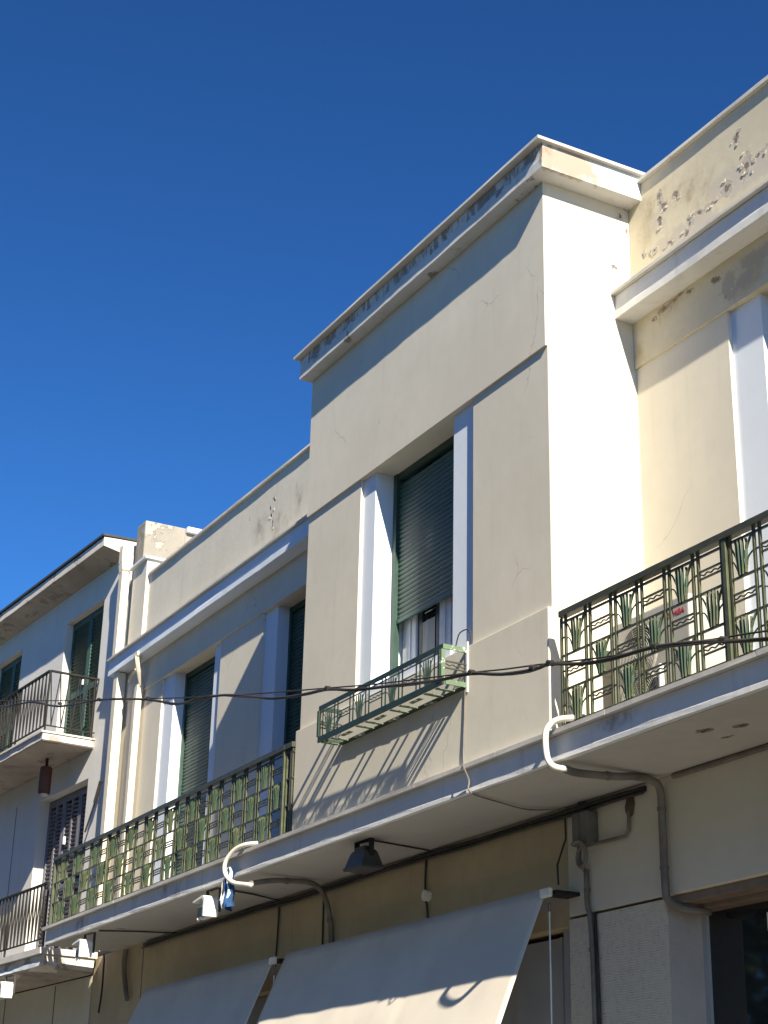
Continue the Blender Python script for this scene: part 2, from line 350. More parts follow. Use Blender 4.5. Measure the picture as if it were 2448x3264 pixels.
# bay
BL, BR = -12.62, -8.79
part("wall", box(box(B(), BL-.012, BR+.005, 5.985, 6.9, 4.421, 5.31, bev=.006), BL, -11.62, 6.02, 6.9, 5.312, 7.289), m_bay)
part("wall", bx(-9.80, BR, 6.02, 6.9, 5.312, 7.289), m_bay)
part("side_wall", bx(BR-.10, BR+.004, 6.0215, 6.95, 5.3125, 8.6625), m_bay)
part("frieze", bx(BL-.006, BR+.0015, 6.0, 6.9, 7.29, 8.662), m_bay)
part("window_trim", bx(-11.62, -11.41, 6.05, 6.9, 5.311, 7.289), m_white)
part("window_trim", bx(-10.135, -9.80, 6.05, 6.9, 5.311, 7.289), m_white)
part("sill", bx(-11.41, -10.135, 6.03, 6.5, 5.311, 5.40), m_white)
part("mortar_line", strip(B(), BL-.012, BR, [(5.972, 4.421), (5.98, 4.44), (5.99, 4.44), (5.99, 4.421)], .05, .008, 11), m_cap)
# bay cornice
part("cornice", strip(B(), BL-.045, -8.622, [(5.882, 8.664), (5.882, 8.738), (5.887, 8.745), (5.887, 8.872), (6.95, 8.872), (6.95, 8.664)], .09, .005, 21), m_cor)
part("cornice_cap", strip(B(), BL-.08, -8.585, [(5.826, 8.873), (5.826, 8.897), (7.0, 8.899), (7.0, 8.873)], .3, .003, 31), m_cap)
# wings
def wing(x0, x1, trims, openings, mpar, mfr, mcor, seed, parx0, parx1):
    cuts = sorted(trims + openings); x = x0
    for a, b, *t in cuts:
        if a > x+.01: part("wall", bx(x, a, Wz+.018, 7.1, 4.421, 7.299), m_cream)
        x = b
    if x < x1-.01: part("wall", bx(x, x1, Wz+.018, 7.1, 4.421, 7.299), m_cream)
    for a, b, *t in trims: part("window_trim", bx(a, b, Wz+.05, 7.1, 4.421, 7.299), m_white)
    part("frieze", bx(x0, x1, Wz, 7.1, 7.30, 7.672), mfr)
    part("cornice", strip(B(), x0-(.03 if x0 < -19 else 0), x1, [(6.622, 7.674), (6.622, 7.735), (6.630, 7.742), (6.630, 7.866), (7.1, 7.90), (7.1, 7.674)], .12, .004, seed), mcor)
    part("cornice_cap", strip(B(), x0-(.03 if x0 < -19 else 0), x1, [(6.592, 7.868), (6.592, 7.890), (7.1, 7.93), (7.1, 7.903)], .3, .003, seed+3), m_cap)
    part("parapet", bx(parx0, parx1, Wz, 7.05, 7.905, 8.806), mpar)
    part("parapet_cap", strip(B(), parx0+(.0), parx1, [(6.752, 8.808), (6.752, 8.838), (7.08, 8.85), (7.08, 8.808)], .3, .004, seed+6), m_cap)
wing(BR, -2.0, [(-7.76, -7.455), (-6.2, -5.9)], [(-7.455, -6.2)], m_rpar, m_rfrz, m_rcor, 41, BR+.01, -2.0)
wing(-19.57, BL, [(-18.10, -17.79), (-16.605, -16.37), (-15.27, -14.975), (-13.6, -13.3)], [(-17.79, -16.605), (-14.975, -13.6)], m_lpar, m_cream, m_white, 61, -18.77, BL-.01)
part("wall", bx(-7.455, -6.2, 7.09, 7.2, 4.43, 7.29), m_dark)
# end pier with a little cap, and the party wall rising behind it
part("pier", bx(-19.27, -18.79, 6.735, 7.06, 7.906, 9.03), m_cream)
part("pier_cap", strip(B(), -19.33, -18.75, [(6.69, 9.032), (6.69, 9.062), (7.1, 9.062), (7.1, 9.032)], .1, .004, 71), m_white)
part("wall", bx(-19.565, -19.275, Wz+.002, 7.06, 7.905, 8.98), m_cream)
bm = B(); box(bm, -19.46, -19.15, 6.80, 7.36, 8.99, 9.70, bev=.02); box(bm, -19.44, -19.17, 7.362, 9.0, 8.99, 9.64, bev=.02)
part("party_wall", bm, m_old)
part("party_wall_cap", bx(-19.50, -19.11, 7.37, 9.0, 9.645, 9.715), m_white)
part("roof", bx(-19.2, -2.0, 7.07, 14.0, 7.6, 8.3), m_cap)
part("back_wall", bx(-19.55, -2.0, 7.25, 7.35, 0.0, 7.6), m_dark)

def flakes(spots, n, rmin, rmax, mat, axis='Y', seed=1, spread=1.3):
    rnd = random.Random(seed)
    for i in range(n):
        (cx, cy, cz), (rx, ry, rz), t_ = rnd.choice(spots); a0 = rnd.uniform(0, 6.28); k = rnd.uniform(.75, spread)
        px, pz = cx+rx*k*math.cos(a0), cz+rz*k*math.sin(a0); rr = rnd.uniform(rmin, rmax); m = rnd.randint(5, 8); bm = B()
        top, bot = [], []; tx_, tz_ = rnd.uniform(-.16, .16), rnd.uniform(-.16, .16)
        for q_ in range(m):
            a = 2*math.pi*q_/m; w = rr*rnd.uniform(.5, 1.15); dx, dz = w*math.cos(a)*1.1, w*math.sin(a)*.8
            off = .002+max(0, tx_*dx+tz_*dz)
            top.append(bm.verts.new((px+dx, cy-off-.002, pz+dz))); bot.append(bm.verts.new((px+dx, cy-off+.0015, pz+dz)))
        bm.faces.new(top); bm.faces.new(list(reversed(bot)))
        for q_ in range(m): bm.faces.new((top[q_], top[(q_+1) % m], bot[(q_+1) % m], bot[q_]))
        part("paint_flake", bm, mat)
flakes(rp_marks, 46, .007, .024, m_flake, seed=3, spread=1.5)
flakes([q(-8.30, 7.645, .08, .018), q(-8.42, 7.62, .10, .03), q(-8.12, 7.63, .08, .015), q(-7.72, 7.48, .08, .12)], 16, .006, .018, m_flake, seed=5)
flakes([q(-15.10, 8.50, .03, .09), q(-15.17, 8.38, .04, .05), q(-15.12, 8.27, .03, .09)], 9, .008, .02, m_flake, seed=8)

# shutters built slat by slat
def slat_mesh(w, pitch, mat):
    return mesh("slat", strip(B(), 0, w, [(0, 0), (-.007, pitch*.18), (-.009, pitch*.5), (-.007, pitch*.80), (.002, pitch*.86), (.004, pitch*.1)], w, 0), mat, False)
def roller(x0, x1, y, z0, z1, parent, mat, pitch=.0415, wob=.0):
    me = slat_mesh(x1-x0, pitch, mat); n = int((z1-z0)/pitch)
    for i in range(n):
        o = link("slat", me, parent, (x0+random.uniform(-.002, .002), y+random.uniform(-wob, wob), z0+i*pitch), (random.uniform(-wob, wob)*6, random.uniform(-wob, wob)*.6, 0))
# bay window
fr = part("window", box(box(box(box(B(), -11.345, -11.13, 6.30, 6.36, 5.40, 7.25, bev=.008), -10.76, -10.58, 6.30, 6.36, 5.40, 7.25, bev=.008), -11.13, -10.76, 6.305, 6.36, 5.40, 5.50), -10.30, -10.14, 6.30, 6.36, 5.40, 7.25), m_frame)
obj("frame_bead", box(box(B(), -11.23, -11.205, 6.292, 6.302, 5.40, 7.2), -10.68, -10.655, 6.292, 6.302, 5.40, 7.2), m_frame, fr)
obj("sash", box(box(box(B(), -11.128, -11.06, 6.318, 6.35, 5.502, 7.2), -10.84, -10.762, 6.318, 6.35, 5.502, 7.2), -10.578, -10.52, 6.318, 6.35, 5.402, 7.2), paint("dark_sash", (.04, .04, .045), rough=.4), fr)
obj("pane", bx(-11.06, -10.84, 6.33, 6.336, 5.5, 7.2), m_glass, fr)
obj("pane", bx(-10.52, -10.30, 6.33, 6.336, 5.4, 7.2), m_glass, fr)
def drape(x0, x1, y, z0, z1, amp, freq, n=40):
    bm = B(); lo, hi = [], []
    for i in range(n+1):
        t = i/n; xx = x0+(x1-x0)*t; yy = y+amp*math.sin(t*freq)+amp*.5*math.sin(t*freq*2.3+1)
        lo.append(bm.verts.new((xx, yy, z0))); hi.append(bm.verts.new((xx, yy*1.0, z1)))
    for i in range(n): bm.faces.new((lo[i], lo[i+1], hi[i+1], hi[i]))
    return bm
obj("curtain", drape(-11.07, -10.86, 6.318, 5.50, 5.90, .003, 9), m_curtain, fr)
obj("curtain", drape(-10.52, -10.31, 6.322, 5.45, 7.0, .006, 30), paint("lace_curtain", (.10, .12, .16), (.025, .03, .045), rough=.9, sc=30), fr)
obj("guide_rail", box(box(B(), -11.395, -11.345, 6.215, 6.265, 5.40, 7.288), -10.175, -10.138, 6.215, 6.265, 5.40, 7.288), m_guide, fr)
obj("shutter_box", bx(-11.345, -10.175, 6.225, 6.30, 7.235, 7.288), m_guide, fr)
obj("bottom_rail", bx(-11.345, -10.175, 6.236, 6.262, 5.955, 5.99, bev=.005), m_shutter, fr)
roller(-11.345, -10.175, 6.252, 5.992, 7.235, fr, m_shutter, .0415, .0006)
# balcony doors of the left wing
for i, (a, b) in enumerate(((-17.79, -16.605), (-14.975, -13.6))):
    d = part("balcony_door", box(box(B(), a, a+.045, 6.965, 7.03, 4.43, 7.298), b-.045, b, 6.965, 7.03, 4.43, 7.298), m_guide)
    obj("shutter_box", bx(a+.046, b-.046, 6.97, 7.05, 7.24, 7.297), m_guide, d)
    roller(a+.046, b-.046, 7.0, 4.45, 7.24, d, m_shutter2, .0415, .002 if i == 0 else .0008)
d = part("balcony_door", box(box(B(), -7.45, -7.41, 6.965, 7.03, 4.43, 7.298), -6.25, -6.205, 6.965, 7.03, 4.43, 7.298), m_guide)
obj("shutter_box", bx(-7.40, -6.26, 6.90, 7.05, 7.20, 7.297), m_brownframe, d)
roller(-7.40, -6.26, 7.0, 4.45, 7.2, d, m_shutter2, .0415, .0008)

# downpipes and gutter outlet
def dpipe(pts, w):
    bm = B()
    for a, b in zip(pts, pts[1:]): bar(bm, a, b, w, w*.85, (0, 1, 0))
    return bm
part("downpipe", dpipe([(-19.46, 6.66, 9.40), (-19.46, 6.66, 9.16), (-19.40, 6.66, 9.02), (-19.40, 6.66, 7.90)], .12), m_pipe)
part("downpipe", dpipe([(-19.36, 6.70, 7.66), (-19.36, 6.70, 4.42)], .13), m_pipe)
part("downpipe", dpipe([(-18.70, 6.73, 7.36), (-18.74, 6.73, 7.15), (-18.74, 6.73, 4.42)], .09), m_pipe)
bm = B(); box(bm, -18.62, -18.50, 6.60, 6.66, 7.66, 7.72, bev=.008)
tube(bm, [(-18.56, 6.63, 7.67), (-18.57, 6.64, 7.58), (-18.60, 6.68, 7.50), (-18.66, 6.73, 7.34)], .03, 8, [.05, .035, .045, .02])
tube(bm, [(-18.60, 6.64, 7.52), (-18.78, 6.66, 7.50), (-18.93, 6.68, 7.44)], .022, 8)
part("gutter_outlet", bm, m_pipe)

# ground floor
part("wall", bx(-19.62, -14.2, 6.78, 7.1, 3.40, 4.2185), m_gwall)
part("wall", bx(-14.197, -9.735, 6.78, 7.1, 3.40, 4.2185), m_gwall)
part("wall", bx(-19.62, -17.75, 6.78, 7.1, 0.13, 3.398), m_gwall)
part("wall", bx(-14.6, -14.1, 6.782, 7.1, 0.13, 3.398), m_gwall)
for xx, z0 in ((-18.0, .2), (-14.52, 3.6)):
    part("joint", bx(xx-.006, xx+.006, 6.774, 6.79, z0, 4.2), m_conduit)
part("pier", bx(-9.73, -8.657, 6.762, 7.1, 3.455, 4.2185, bev=.008), m_pier)
part("pier", bx(-9.73, -8.657, 6.764, 7.1, 0.13, 3.435), m_comb)
part("pier_reveal", bx(-8.656, -8.653, 6.78, 7.06, 0.13, 3.44), m_rough)
part("lintel", bx(-8.655, -2.0, 6.762, 7.1, 3.455, 4.2185, bev=.006), m_pier)
part("lintel_board", bx(-8.652, -2.0, 6.80, 6.948, 3.40, 3.453, bev=.004), m_brownframe)
part("lintel_board", bx(-8.652, -2.0, 6.952, 7.10, 3.372, 3.43, bev=.004), m_brownframe)
sw = part("shop_window", box(box(B(), -8.65, -8.61, 7.05, 7.12, .5, 3.372), -5.0, -4.95, 7.05, 7.12, .5, 3.372), m_panel)
obj("pane", bx(-8.61, -5.0, 7.075, 7.083, .5, 3.37), m_glass, sw)
obj("curtain", drape(-8.60, -7.4, 7.16, .5, 3.34, .03, 34, 90), paint("dark_curtain", (.075, .085, .085), (.03, .035, .04), rough=.9, sc=3), sw)
obj("curtain_clip", bx(-8.04, -8.015, 7.06, 7.072, 3.19, 3.30), m_plastic, sw)
part("wall", bx(-8.655, -2.0, 6.77, 7.1, 0.13, .5), m_pier)
sp = part("shop_front", box(box(B(), -10.62, -9.92, 6.90, 6.95, .13, 3.36), -10.02, -9.99, 6.88, 6.90, .13, 3.36), m_panel)
obj("jamb", bx(-9.915, -9.74, 6.84, 7.05, .13, 3.41, bev=.006), m_panel, sp)
part("shop_front", bx(-17.7, -14.62, 6.93, 6.98, .13, 3.39), m_panel)
part("shop_front", bx(-14.08, -10.64, 6.93, 6.98, .13, 3.39), m_panel)

# ------------------------------------------------------------------ ornamental iron: cells of the balcony railings
def leaf_blade(bm, x0, z0, x1, z1, w0, w1, bow=0.0, y=0.0):
    st = []
    for i in range(5):
        t = i/4; xx = x0+(x1-x0)*t + bow*math.sin(math.pi*t); zz = z0+(z1-z0)*t; w = (w0+(w1-w0)*t)/2*(1+.25*math.sin(math.pi*t))
        st.append([bm.verts.new(p) for p in ((xx-w, y+.002, zz), (xx, y-.011, zz), (xx+w, y+.002, zz), (xx, y+.009, zz))])
    for a, b in zip(st, st[1:]):
        for k in range(4): bm.faces.new((a[k], a[(k+1) % 4], b[(k+1) % 4], b[k]))
    bm.faces.new(st[0]); bm.faces.new(list(reversed(st[-1])))
def plant_mesh(w, h, mat, jit=0.0):
    """one pressed-metal agave filling a cell w wide and h high, lower left corner at the origin"""
    bm = B(); c = .50*w; jr = lambda: random.uniform(-jit, jit)
    leaf_blade(bm, c-.030, .012, c-.052+jr(), h-.008, .020, .018, -.004+jr()*.7)
    leaf_blade(bm, c-.010, .006, c-.018+jr(), h-.008, .022, .022, jr()*.7, -.004)
    leaf_blade(bm, c+.012, .006, c+.016+jr(), h-.008, .022, .022, jr()*.7, -.004)
    leaf_blade(bm, c+.032, .012, c+.046+jr(), h-.020+jr(), .018, .020, .006+jr()*.7)
    leaf_blade(bm, c+.034, .05, w-.022+jr()*.6, h-.008, .012, .016, -.020+jr())
    tube(bm, arc([(0, 0, h-.02), (.022*w/.22, 0, h-.03), (c-.052, 0, h*.56), (c-.040, 0, h*.33)], 4), .0055, 5)
    tube(bm, arc([(0, 0, h*.46), (.02, 0, h*.50), (.046, 0, h*.40), (c-.036, 0, h*.13)], 4), .0045, 5)
    tube(bm, arc([(c+.040, 0, h*.22), (c+.052, 0, h*.42), (w-.022, 0, h*.53), (w, 0, h*.56)], 4), .0055, 5)
    tube(bm, arc([(c-.040, 0, .04), (c-.018, -.003, .004), (c+.018, -.003, .004), (c+.040, 0, .04)], 3), .006, 5)
    return mesh("plant_ornament", bm, mat)
def wave_mesh(w, gap, mat, r=.0052):
    bm = B()
    bar(bm, (0, 0, gap/2), (w, 0, gap/2), .010, .012); bar(bm, (0, 0, -gap/2), (w, 0, -gap/2), .010, .012)
    n = 24; tube(bm, [(w*i/n, 0, .0055*math.sin(i/n*math.pi*7)) for i in range(n+1)], r, 5)
    return mesh("wave_bars", bm, mat)
def railing(t, x0, p, n, posts, zb, zt, rows, parity, end_ext=0.0):
    """built in the thing's own frame: x0 the first upright pair, zb bottom, zt underside of the top rail"""
    wcell = p-.05; xe = x0+p*n
    strip_z = zt-.035; rh = (strip_z-zb)/rows
    obj("top_rail", strip(B(), x0-.02-end_ext, xe+.02, [(-.028, zt), (-.028, zt+.040), (-.02, zt+.045), (.02, zt+.045), (.028, zt+.040), (.028, zt)], .4, .0015), m_iron_dark, t)
    for k in range(rows+1):
        z = zb+rh*k; obj("cross_bar", bar(B(), (x0-.015-end_ext, 0, z), (xe+.015, 0, z), .013, .013), m_iron_dark, t)
    up = mesh("upright_bar", bar(B(), (0, 0, zb-.012), (0, 0, zt), .016, .016), m_iron)
    con = mesh("tie_bar", bar(B(), (-.025, 0, 0), (.025, 0, 0), .009, .010), m_iron_dark)
    post = mesh("post", box(B(), -.018, .018, -.022, .022, zb-.05, zt, bev=.004), m_iron)
    pls = [plant_mesh(wcell, rh, m_, .006) for m_ in (m_leaf, m_leaf2, m_leaf, m_leaf2, m_leaf)]; wv = wave_mesh(wcell, .046, m_iron_dark)
    for k in range(n+1):
        x = x0+p*k
        if k in posts:
            link("post", post, t, (x+.004, 0, 0)); link("upright_bar", up, t, (x-.036, 0, 0)); link("upright_bar", up, t, (x+.042, 0, 0))
        else:
            link("upright_bar", up, t, (x-.025, 0, 0)); link("upright_bar", up, t, (x+.025, 0, 0)); [link("tie_bar", con, t, (x, 0, zb+rh*(r_+.55))) for r_ in range(rows)]
    for k in range(n):
        for r_ in range(rows):
            x = x0+p*k+.025; z = strip_z-rh*(r_+1)
            if (k+r_+parity) % 2 == 0: link("plant_ornament", random.choice(pls), t, (x, random.uniform(-.003, .003), z), (0, random.uniform(-.012, .012), 0))
            else: link("wave_bars", wv, t, (x, 0, z+rh*.5), (0, random.uniform(-.01, .01), 0))
RY = 5.97
t = thing("balcony_railing", "green iron agave railing at the right, in front of the air conditioner", "railing", (-8.586, RY, 4.42), group="ornate green balcony railings")
railing(t, 0, .2725, 10, (6,), 4.447-4.42, 5.170-4.42, 3, 0)
t = thing("balcony_railing", "long green iron agave railing at the left, between bay and grey neighbour", "railing", (-18.78, RY, 4.42), group="ornate green balcony railings")
railing(t, 0, .2725, 22, (6, 22), 4.447-4.42, 5.170-4.42, 3, 0, .14)
obj("post", bx(-.165, -.125, -.02, .02, -.02, .76), m_iron, t)
bm = B(); bar(bm, (22*.2725+.01, 0, .75-.035), (22*.2725+.17, 0, .75-.035), .013, .013); bar(bm, (22*.2725+.01, 0, .773), (22*.2725+.17, 0, .773), .045, .05)
for k in (.12, .15): bar(bm, (22*.2725+k, 0, .02), (22*.2725+k, 0, .75), .015, .015)
for k in (.027, .257, .487): bar(bm, (22*.2725+.01, 0, k), (22*.2725+.17, 0, k), .013, .013)
obj("end_bars", bm, m_iron_dark, t)

# ------------------------------------------------------------------ flower rack below the bay window
t = thing("window_box_rack", "empty green iron flower rack bolted under the bay window, its slats flaking and rusty", "planter rack", (-11.77, 5.78, 5.0))
L = 1.955
obj("frame", box(box(box(B(), -.01, L, -.0015, .0015, .255, .295), -.012, L+.002, -.003, .010, -.006, .040), -.014, .012, -.0125, .0125, .041, .254), m_basket, t)
obj("corner_post", bx(L-.034, L+.004, -.014, .016, .041, .254), m_slatg, t)
obj("side_rail", bar(B(), (L-.006, .0, .277), (L-.006, .222, .277), .036, .012, (1, 0, 0)), m_slatg, t)
obj("side_rail", bar(B(), (L-.006, .024, .018), (L-.006, .222, .018), .036, .012, (1, 0, 0)), m_slatg, t)
obj("side_rail", bar(B(), (0, .014, .277), (0, .222, .277), .036, .012, (1, 0, 0)), m_basket, t)
obj("side_rail", bar(B(), (0, .024, .018), (0, .222, .018), .036, .012, (1, 0, 0)), m_basket, t)
obj("wall_post", bx(L-.01, L+.012, .196, .204, -.035, .34), m_plastic, t)
obj("back_rail", box(B(), .03, L-.02, .162, .205, -.004, .004), m_basket, t)
for xx in (L-.006, 0):
    w = link("wave_bars", wave_mesh(.19, .05, m_iron_dark), t, (xx, .018, .145), (0, 0, math.pi/2))
p_ = .2605; x0 = .04; wc = p_-.055
obj("cross_bar", bar(B(), (0, 0, .236), (L, 0, .236), .011, .003), m_iron_dark, t)
up = mesh("upright_bar", bar(B(), (0, 0, .03), (0, 0, .258), .018, .003), m_basket)
tie = mesh("tie_bar", bar(B(), (-.0275, 0, .14), (.0275, 0, .14), .009, .003), m_iron_dark)
pl = plant_mesh(wc, .204, m_leaf); wv = wave_mesh(wc, .05, m_iron_dark)
for me_ in (pl, wv): me_.transform(Matrix.Diagonal((1, .16, 1, 1)))
for k in range(8):
    for s_ in (-1, 1): link("upright_bar", up, t, (x0+p_*k+s_*.0275, 0, 0))
    link("tie_bar", tie, t, (x0+p_*k, 0, 0))
    if k < 7:
        if k % 2 == 0: link("plant_ornament", pl, t, (x0+p_*k+.0275, 0, .031))
        else: link("wave_bars", wv, t, (x0+p_*k+.0275, 0, .142))
ysl = mesh("floor_slat", box(B(), -.021, .021, .020, .161, -.008, -.003), m_slatg)
xsl = mesh("floor_slat", box(B(), 0, .150, -.018, .018, -.008, -.003), m_slatg)
for a, b in ((.03, .19), (.62, .77), (1.16, 1.30), (1.67, 1.83)):
    link("floor_slat", ysl, t, (a, 0, 0), (0, 0, random.uniform(-.02, .02))); link("floor_slat", ysl, t, (b, 0, 0), (0, 0, random.uniform(-.02, .02)))
for a in (.30, .86, 1.40):
    link("floor_slat", xsl, t, (a, .058, 0), (0, 0, random.uniform(-.03, .03))); link("floor_slat", xsl, t, (a+.02, .180, -.002), (0, 0, random.uniform(-.03, .03)))

# ------------------------------------------------------------------ air conditioner
t = thing("air_conditioner", "grey outdoor air conditioner with two fans and red lettering on the right balcony", "air conditioner", (-8.64, 6.38, 4.42))
w, hgt = .83, .77
obj("casing", bx(0, w, 0, .30, .06, hgt, bev=.012), m_ac, t)
for k, z in enumerate((.50, .20)):
    g = B()
    disc(g, .31, z, -.004, .185, 40, .003)
    fan = obj("fan_grille", g, m_grille, t)
    g = B()
    for r_ in [.03+.0155*i for i in range(11)]:
        pts = [(.31+math.cos(a*math.pi/14)*r_, -.012, z+math.sin(a*math.pi/14)*r_) for a in range(29)]
        tube(g, pts, .0028, 4, cap=False)
    for a in range(8): bar(g, (.31, -.010, z), (.31+math.cos(a*math.pi/4+.3)*.185, -.010, z+math.sin(a*math.pi/4+.3)*.185), .005, .004)
    obj("guard_rings", g, m_ac, fan)
    g = B(); tube(g, [(.31+math.cos(a*math.pi/18)*.192, -.004, z+math.sin(a*math.pi/18)*.192) for a in range(37)], .008, 5, cap=False)
    obj("rim", g, m_ac, fan)
obj("foot", bx(.08, .13, .0, .30, 0, .058), m_grille, t); obj("foot", bx(.68, .73, .0, .30, 0, .058), m_grille, t)
obj("drain_pipe", tube(B(), [(.57, -.03, 0.01), (.57, -.03, .36)], .018, 8), m_plastic, t)
obj("service_cover", bx(.70, .80, -.006, -.001, .37, .42), m_grille, t)
tx = bpy.data.curves.new("lettering", 'FONT'); tx.body = "TOSHIBA"; tx.size = .05; tx.extrude = .001
to = bpy.data.objects.new("lettering_tmp", tx); C.objects.link(to)
bpy.context.view_layer.update()
tm = bpy.data.meshes.new_from_object(to.evaluated_get(bpy.context.evaluated_depsgraph_get())); bpy.data.objects.remove(to)
tm.materials.clear(); tm.materials.append(m_red)
o = link("lettering", tm, t, (.585, -.0025, .655), (math.pi/2, 0, 0)); o.scale = (1.02, 1, 1)

# ------------------------------------------------------------------ hoses, cloth
t = tag(obj("drain_hose", tube(B(), arc([(.30, .30, .04), (.12, .14, .045), (.02, .06, .04), (-.03, .02, -.01), (-.04, .01, -.08), (-.035, .02, -.20), (-.01, .05, -.255), (0, .13, -.265)], 5), .021, 8), m_hose, None, (-8.60, 5.84, 4.425), smooth=True),
        "white drain hose curling over the slab edge at the right railing", "hose", "white drain hoses over the slab")
t = tag(obj("drain_hose", tube(B(), arc([(.42, .16, .03), (.24, .07, .035), (.10, .02, .0), (.0, -.01, -.09), (-.01, .0, -.19), (.10, .03, -.275), (.26, .08, -.31), (.33, .11, -.325)], 5), .020, 8), m_hose, None, (-13.63, 5.84, 4.42), smooth=True),
        "white drain hose curling over the slab edge above the blue and white cloth", "hose", "white drain hoses over the slab")
bm = B(); nu, nv = 16, 14; grid = []
for j in range(nv+1):
    row = []
    for i in range(nu+1):
        uu = i/nu-.5; v_ = j/nv; wd = .05+.13*min(1, v_*1.7)*(1-.35*max(0, v_-.75)*4)
        row.append(bm.verts.new((uu*wd+.012*math.sin(v_*7), .035*math.sin(uu*17+v_*2)*(.4+v_)+.01*math.sin(v_*13), -v_*.36-.02*math.cos(uu*9)*v_)))
    grid.append(row)
for j in range(nv):
    for i in range(nu):
        fa = bm.faces.new((grid[j][i], grid[j][i+1], grid[j+1][i+1], grid[j+1][i]))
        fa.material_index = 1 if ((i//2) % 2 == 0 and j < 11 and not (5 < j < 8 and i > 6)) or (j >= 11 and i in (5, 6, 7)) else 0
o = obj("striped_cloth", bm, m_blue, None, (-13.63, 5.87, 4.29), smooth=True); o.data.materials.append(m_cloth)
tag(o, "crumpled blue and white striped cloth hanging from the slab edge", "cloth")

# ------------------------------------------------------------------ white floodlights under the slab
def floodlight(loc, label, rotz=0.0):
    t = thing("floodlight", label, "floodlight", loc, rotz, group="white hooded floodlights under the slabs")
    bm = B(); v = []
    for z, s_, y0, y1 in ((0, 1.0, -.05, .045), (.12, .95, -.04, .045), (.145, .85, -.02, .04)):
        v.append([bm.verts.new(p) for p in ((-.145*s_, y0, z), (.125*s_, y0, z), (.125*s_, y1, z), (-.145*s_, y1, z))])
    for a, b in zip(v, v[1:]):
        for k in range(4): bm.faces.new((a[k], a[(k+1) % 4], b[(k+1) % 4], b[k]))
    bm.faces.new(v[0]); bm.faces.new(list(reversed(v[-1])))
    body = obj("body", bm, m_plastic, t)
    obj("lens", bx(-.125, .105, -.0555, -.0515, .015, .105), m_lens, body)
    prof = [(-.15, .155), (-.15, .170), (.09, .205), (.135, .200), (.160, .170), (.165, .03), (.15, -.005), (.128, .0), (.130, .15), (.10, .180)]
    bm = B(); a = [bm.verts.new((x_, -.105, z_)) for x_, z_ in prof]; b = [bm.verts.new((x_, .06, z_)) for x_, z_ in prof]
    bm.faces.new(a); bm.faces.new(list(reversed(b)))
    for k in range(len(prof)): bm.faces.new((a[k], a[(k+1) % len(prof)], b[(k+1) % len(prof)], b[k]))
    obj("hood", bm, m_plastic, t)
    obj("bracket", box(box(box(B(), -.12, -.105, .03, .06, .18, .300), .145, .16, .062, .092, .05, .300), -.12, .16, .03, .092, .288, .2985), m_lampgrey, t)
    t.scale = (.86, .86, .9)
    for x_ in (-.10, .02): obj("knob", tube(B(), [(x_, -.04, -.002), (x_, -.055, -.018)], .017, 8), m_plastic, t)
    return t
floodlight((-14.37, 5.99, 3.957), "white hooded floodlight beside the hanging blue and white cloth")
floodlight((-17.76, 6.0, 3.957), "white hooded floodlight at the left end of the long slab")
floodlight((-20.32, 5.93, 3.75), "white hooded floodlight under the grey neighbour's slab, cut off at the left border", R_(3.4))
# dark floodlight
t = thing("floodlight", "dark grey floodlight hanging from the soffit below the flower rack", "floodlight", (-11.58, 6.12, 3.985))
bm = B(); v = []
for z, hx, hy in ((0, .155, .095), (.02, .16, .10), (.03, .15, .09), (.13, .115, .06), (.15, .10, .05)):
    v.append([bm.verts.new((sx*hx, sy*hy, z)) for sx, sy in ((-1,-1),(1,-1),(1,1),(-1,1))])
for a, b in zip(v, v[1:]):
    for k in range(4): bm.faces.new((a[k], a[(k+1) % 4], b[(k+1) % 4], b[k]))
bm.faces.new(v[0]); bm.faces.new(list(reversed(v[-1])))
obj("body", bm, m_lampgrey, t)
obj("cooling_box", bx(-.085, .085, -.045, .045, .1505, .18, bev=.006), m_lampgrey, t)
obj("bracket", box(box(box(B(), -.128, -.112, -.02, .02, .06, .232), .112, .128, -.02, .02, .06, .232), -.112, .112, -.02, .02, .222, .232), m_black, t)
obj("latch", bx(-.165, -.150, -.07, -.03, .0, .04), m_plastic, t)

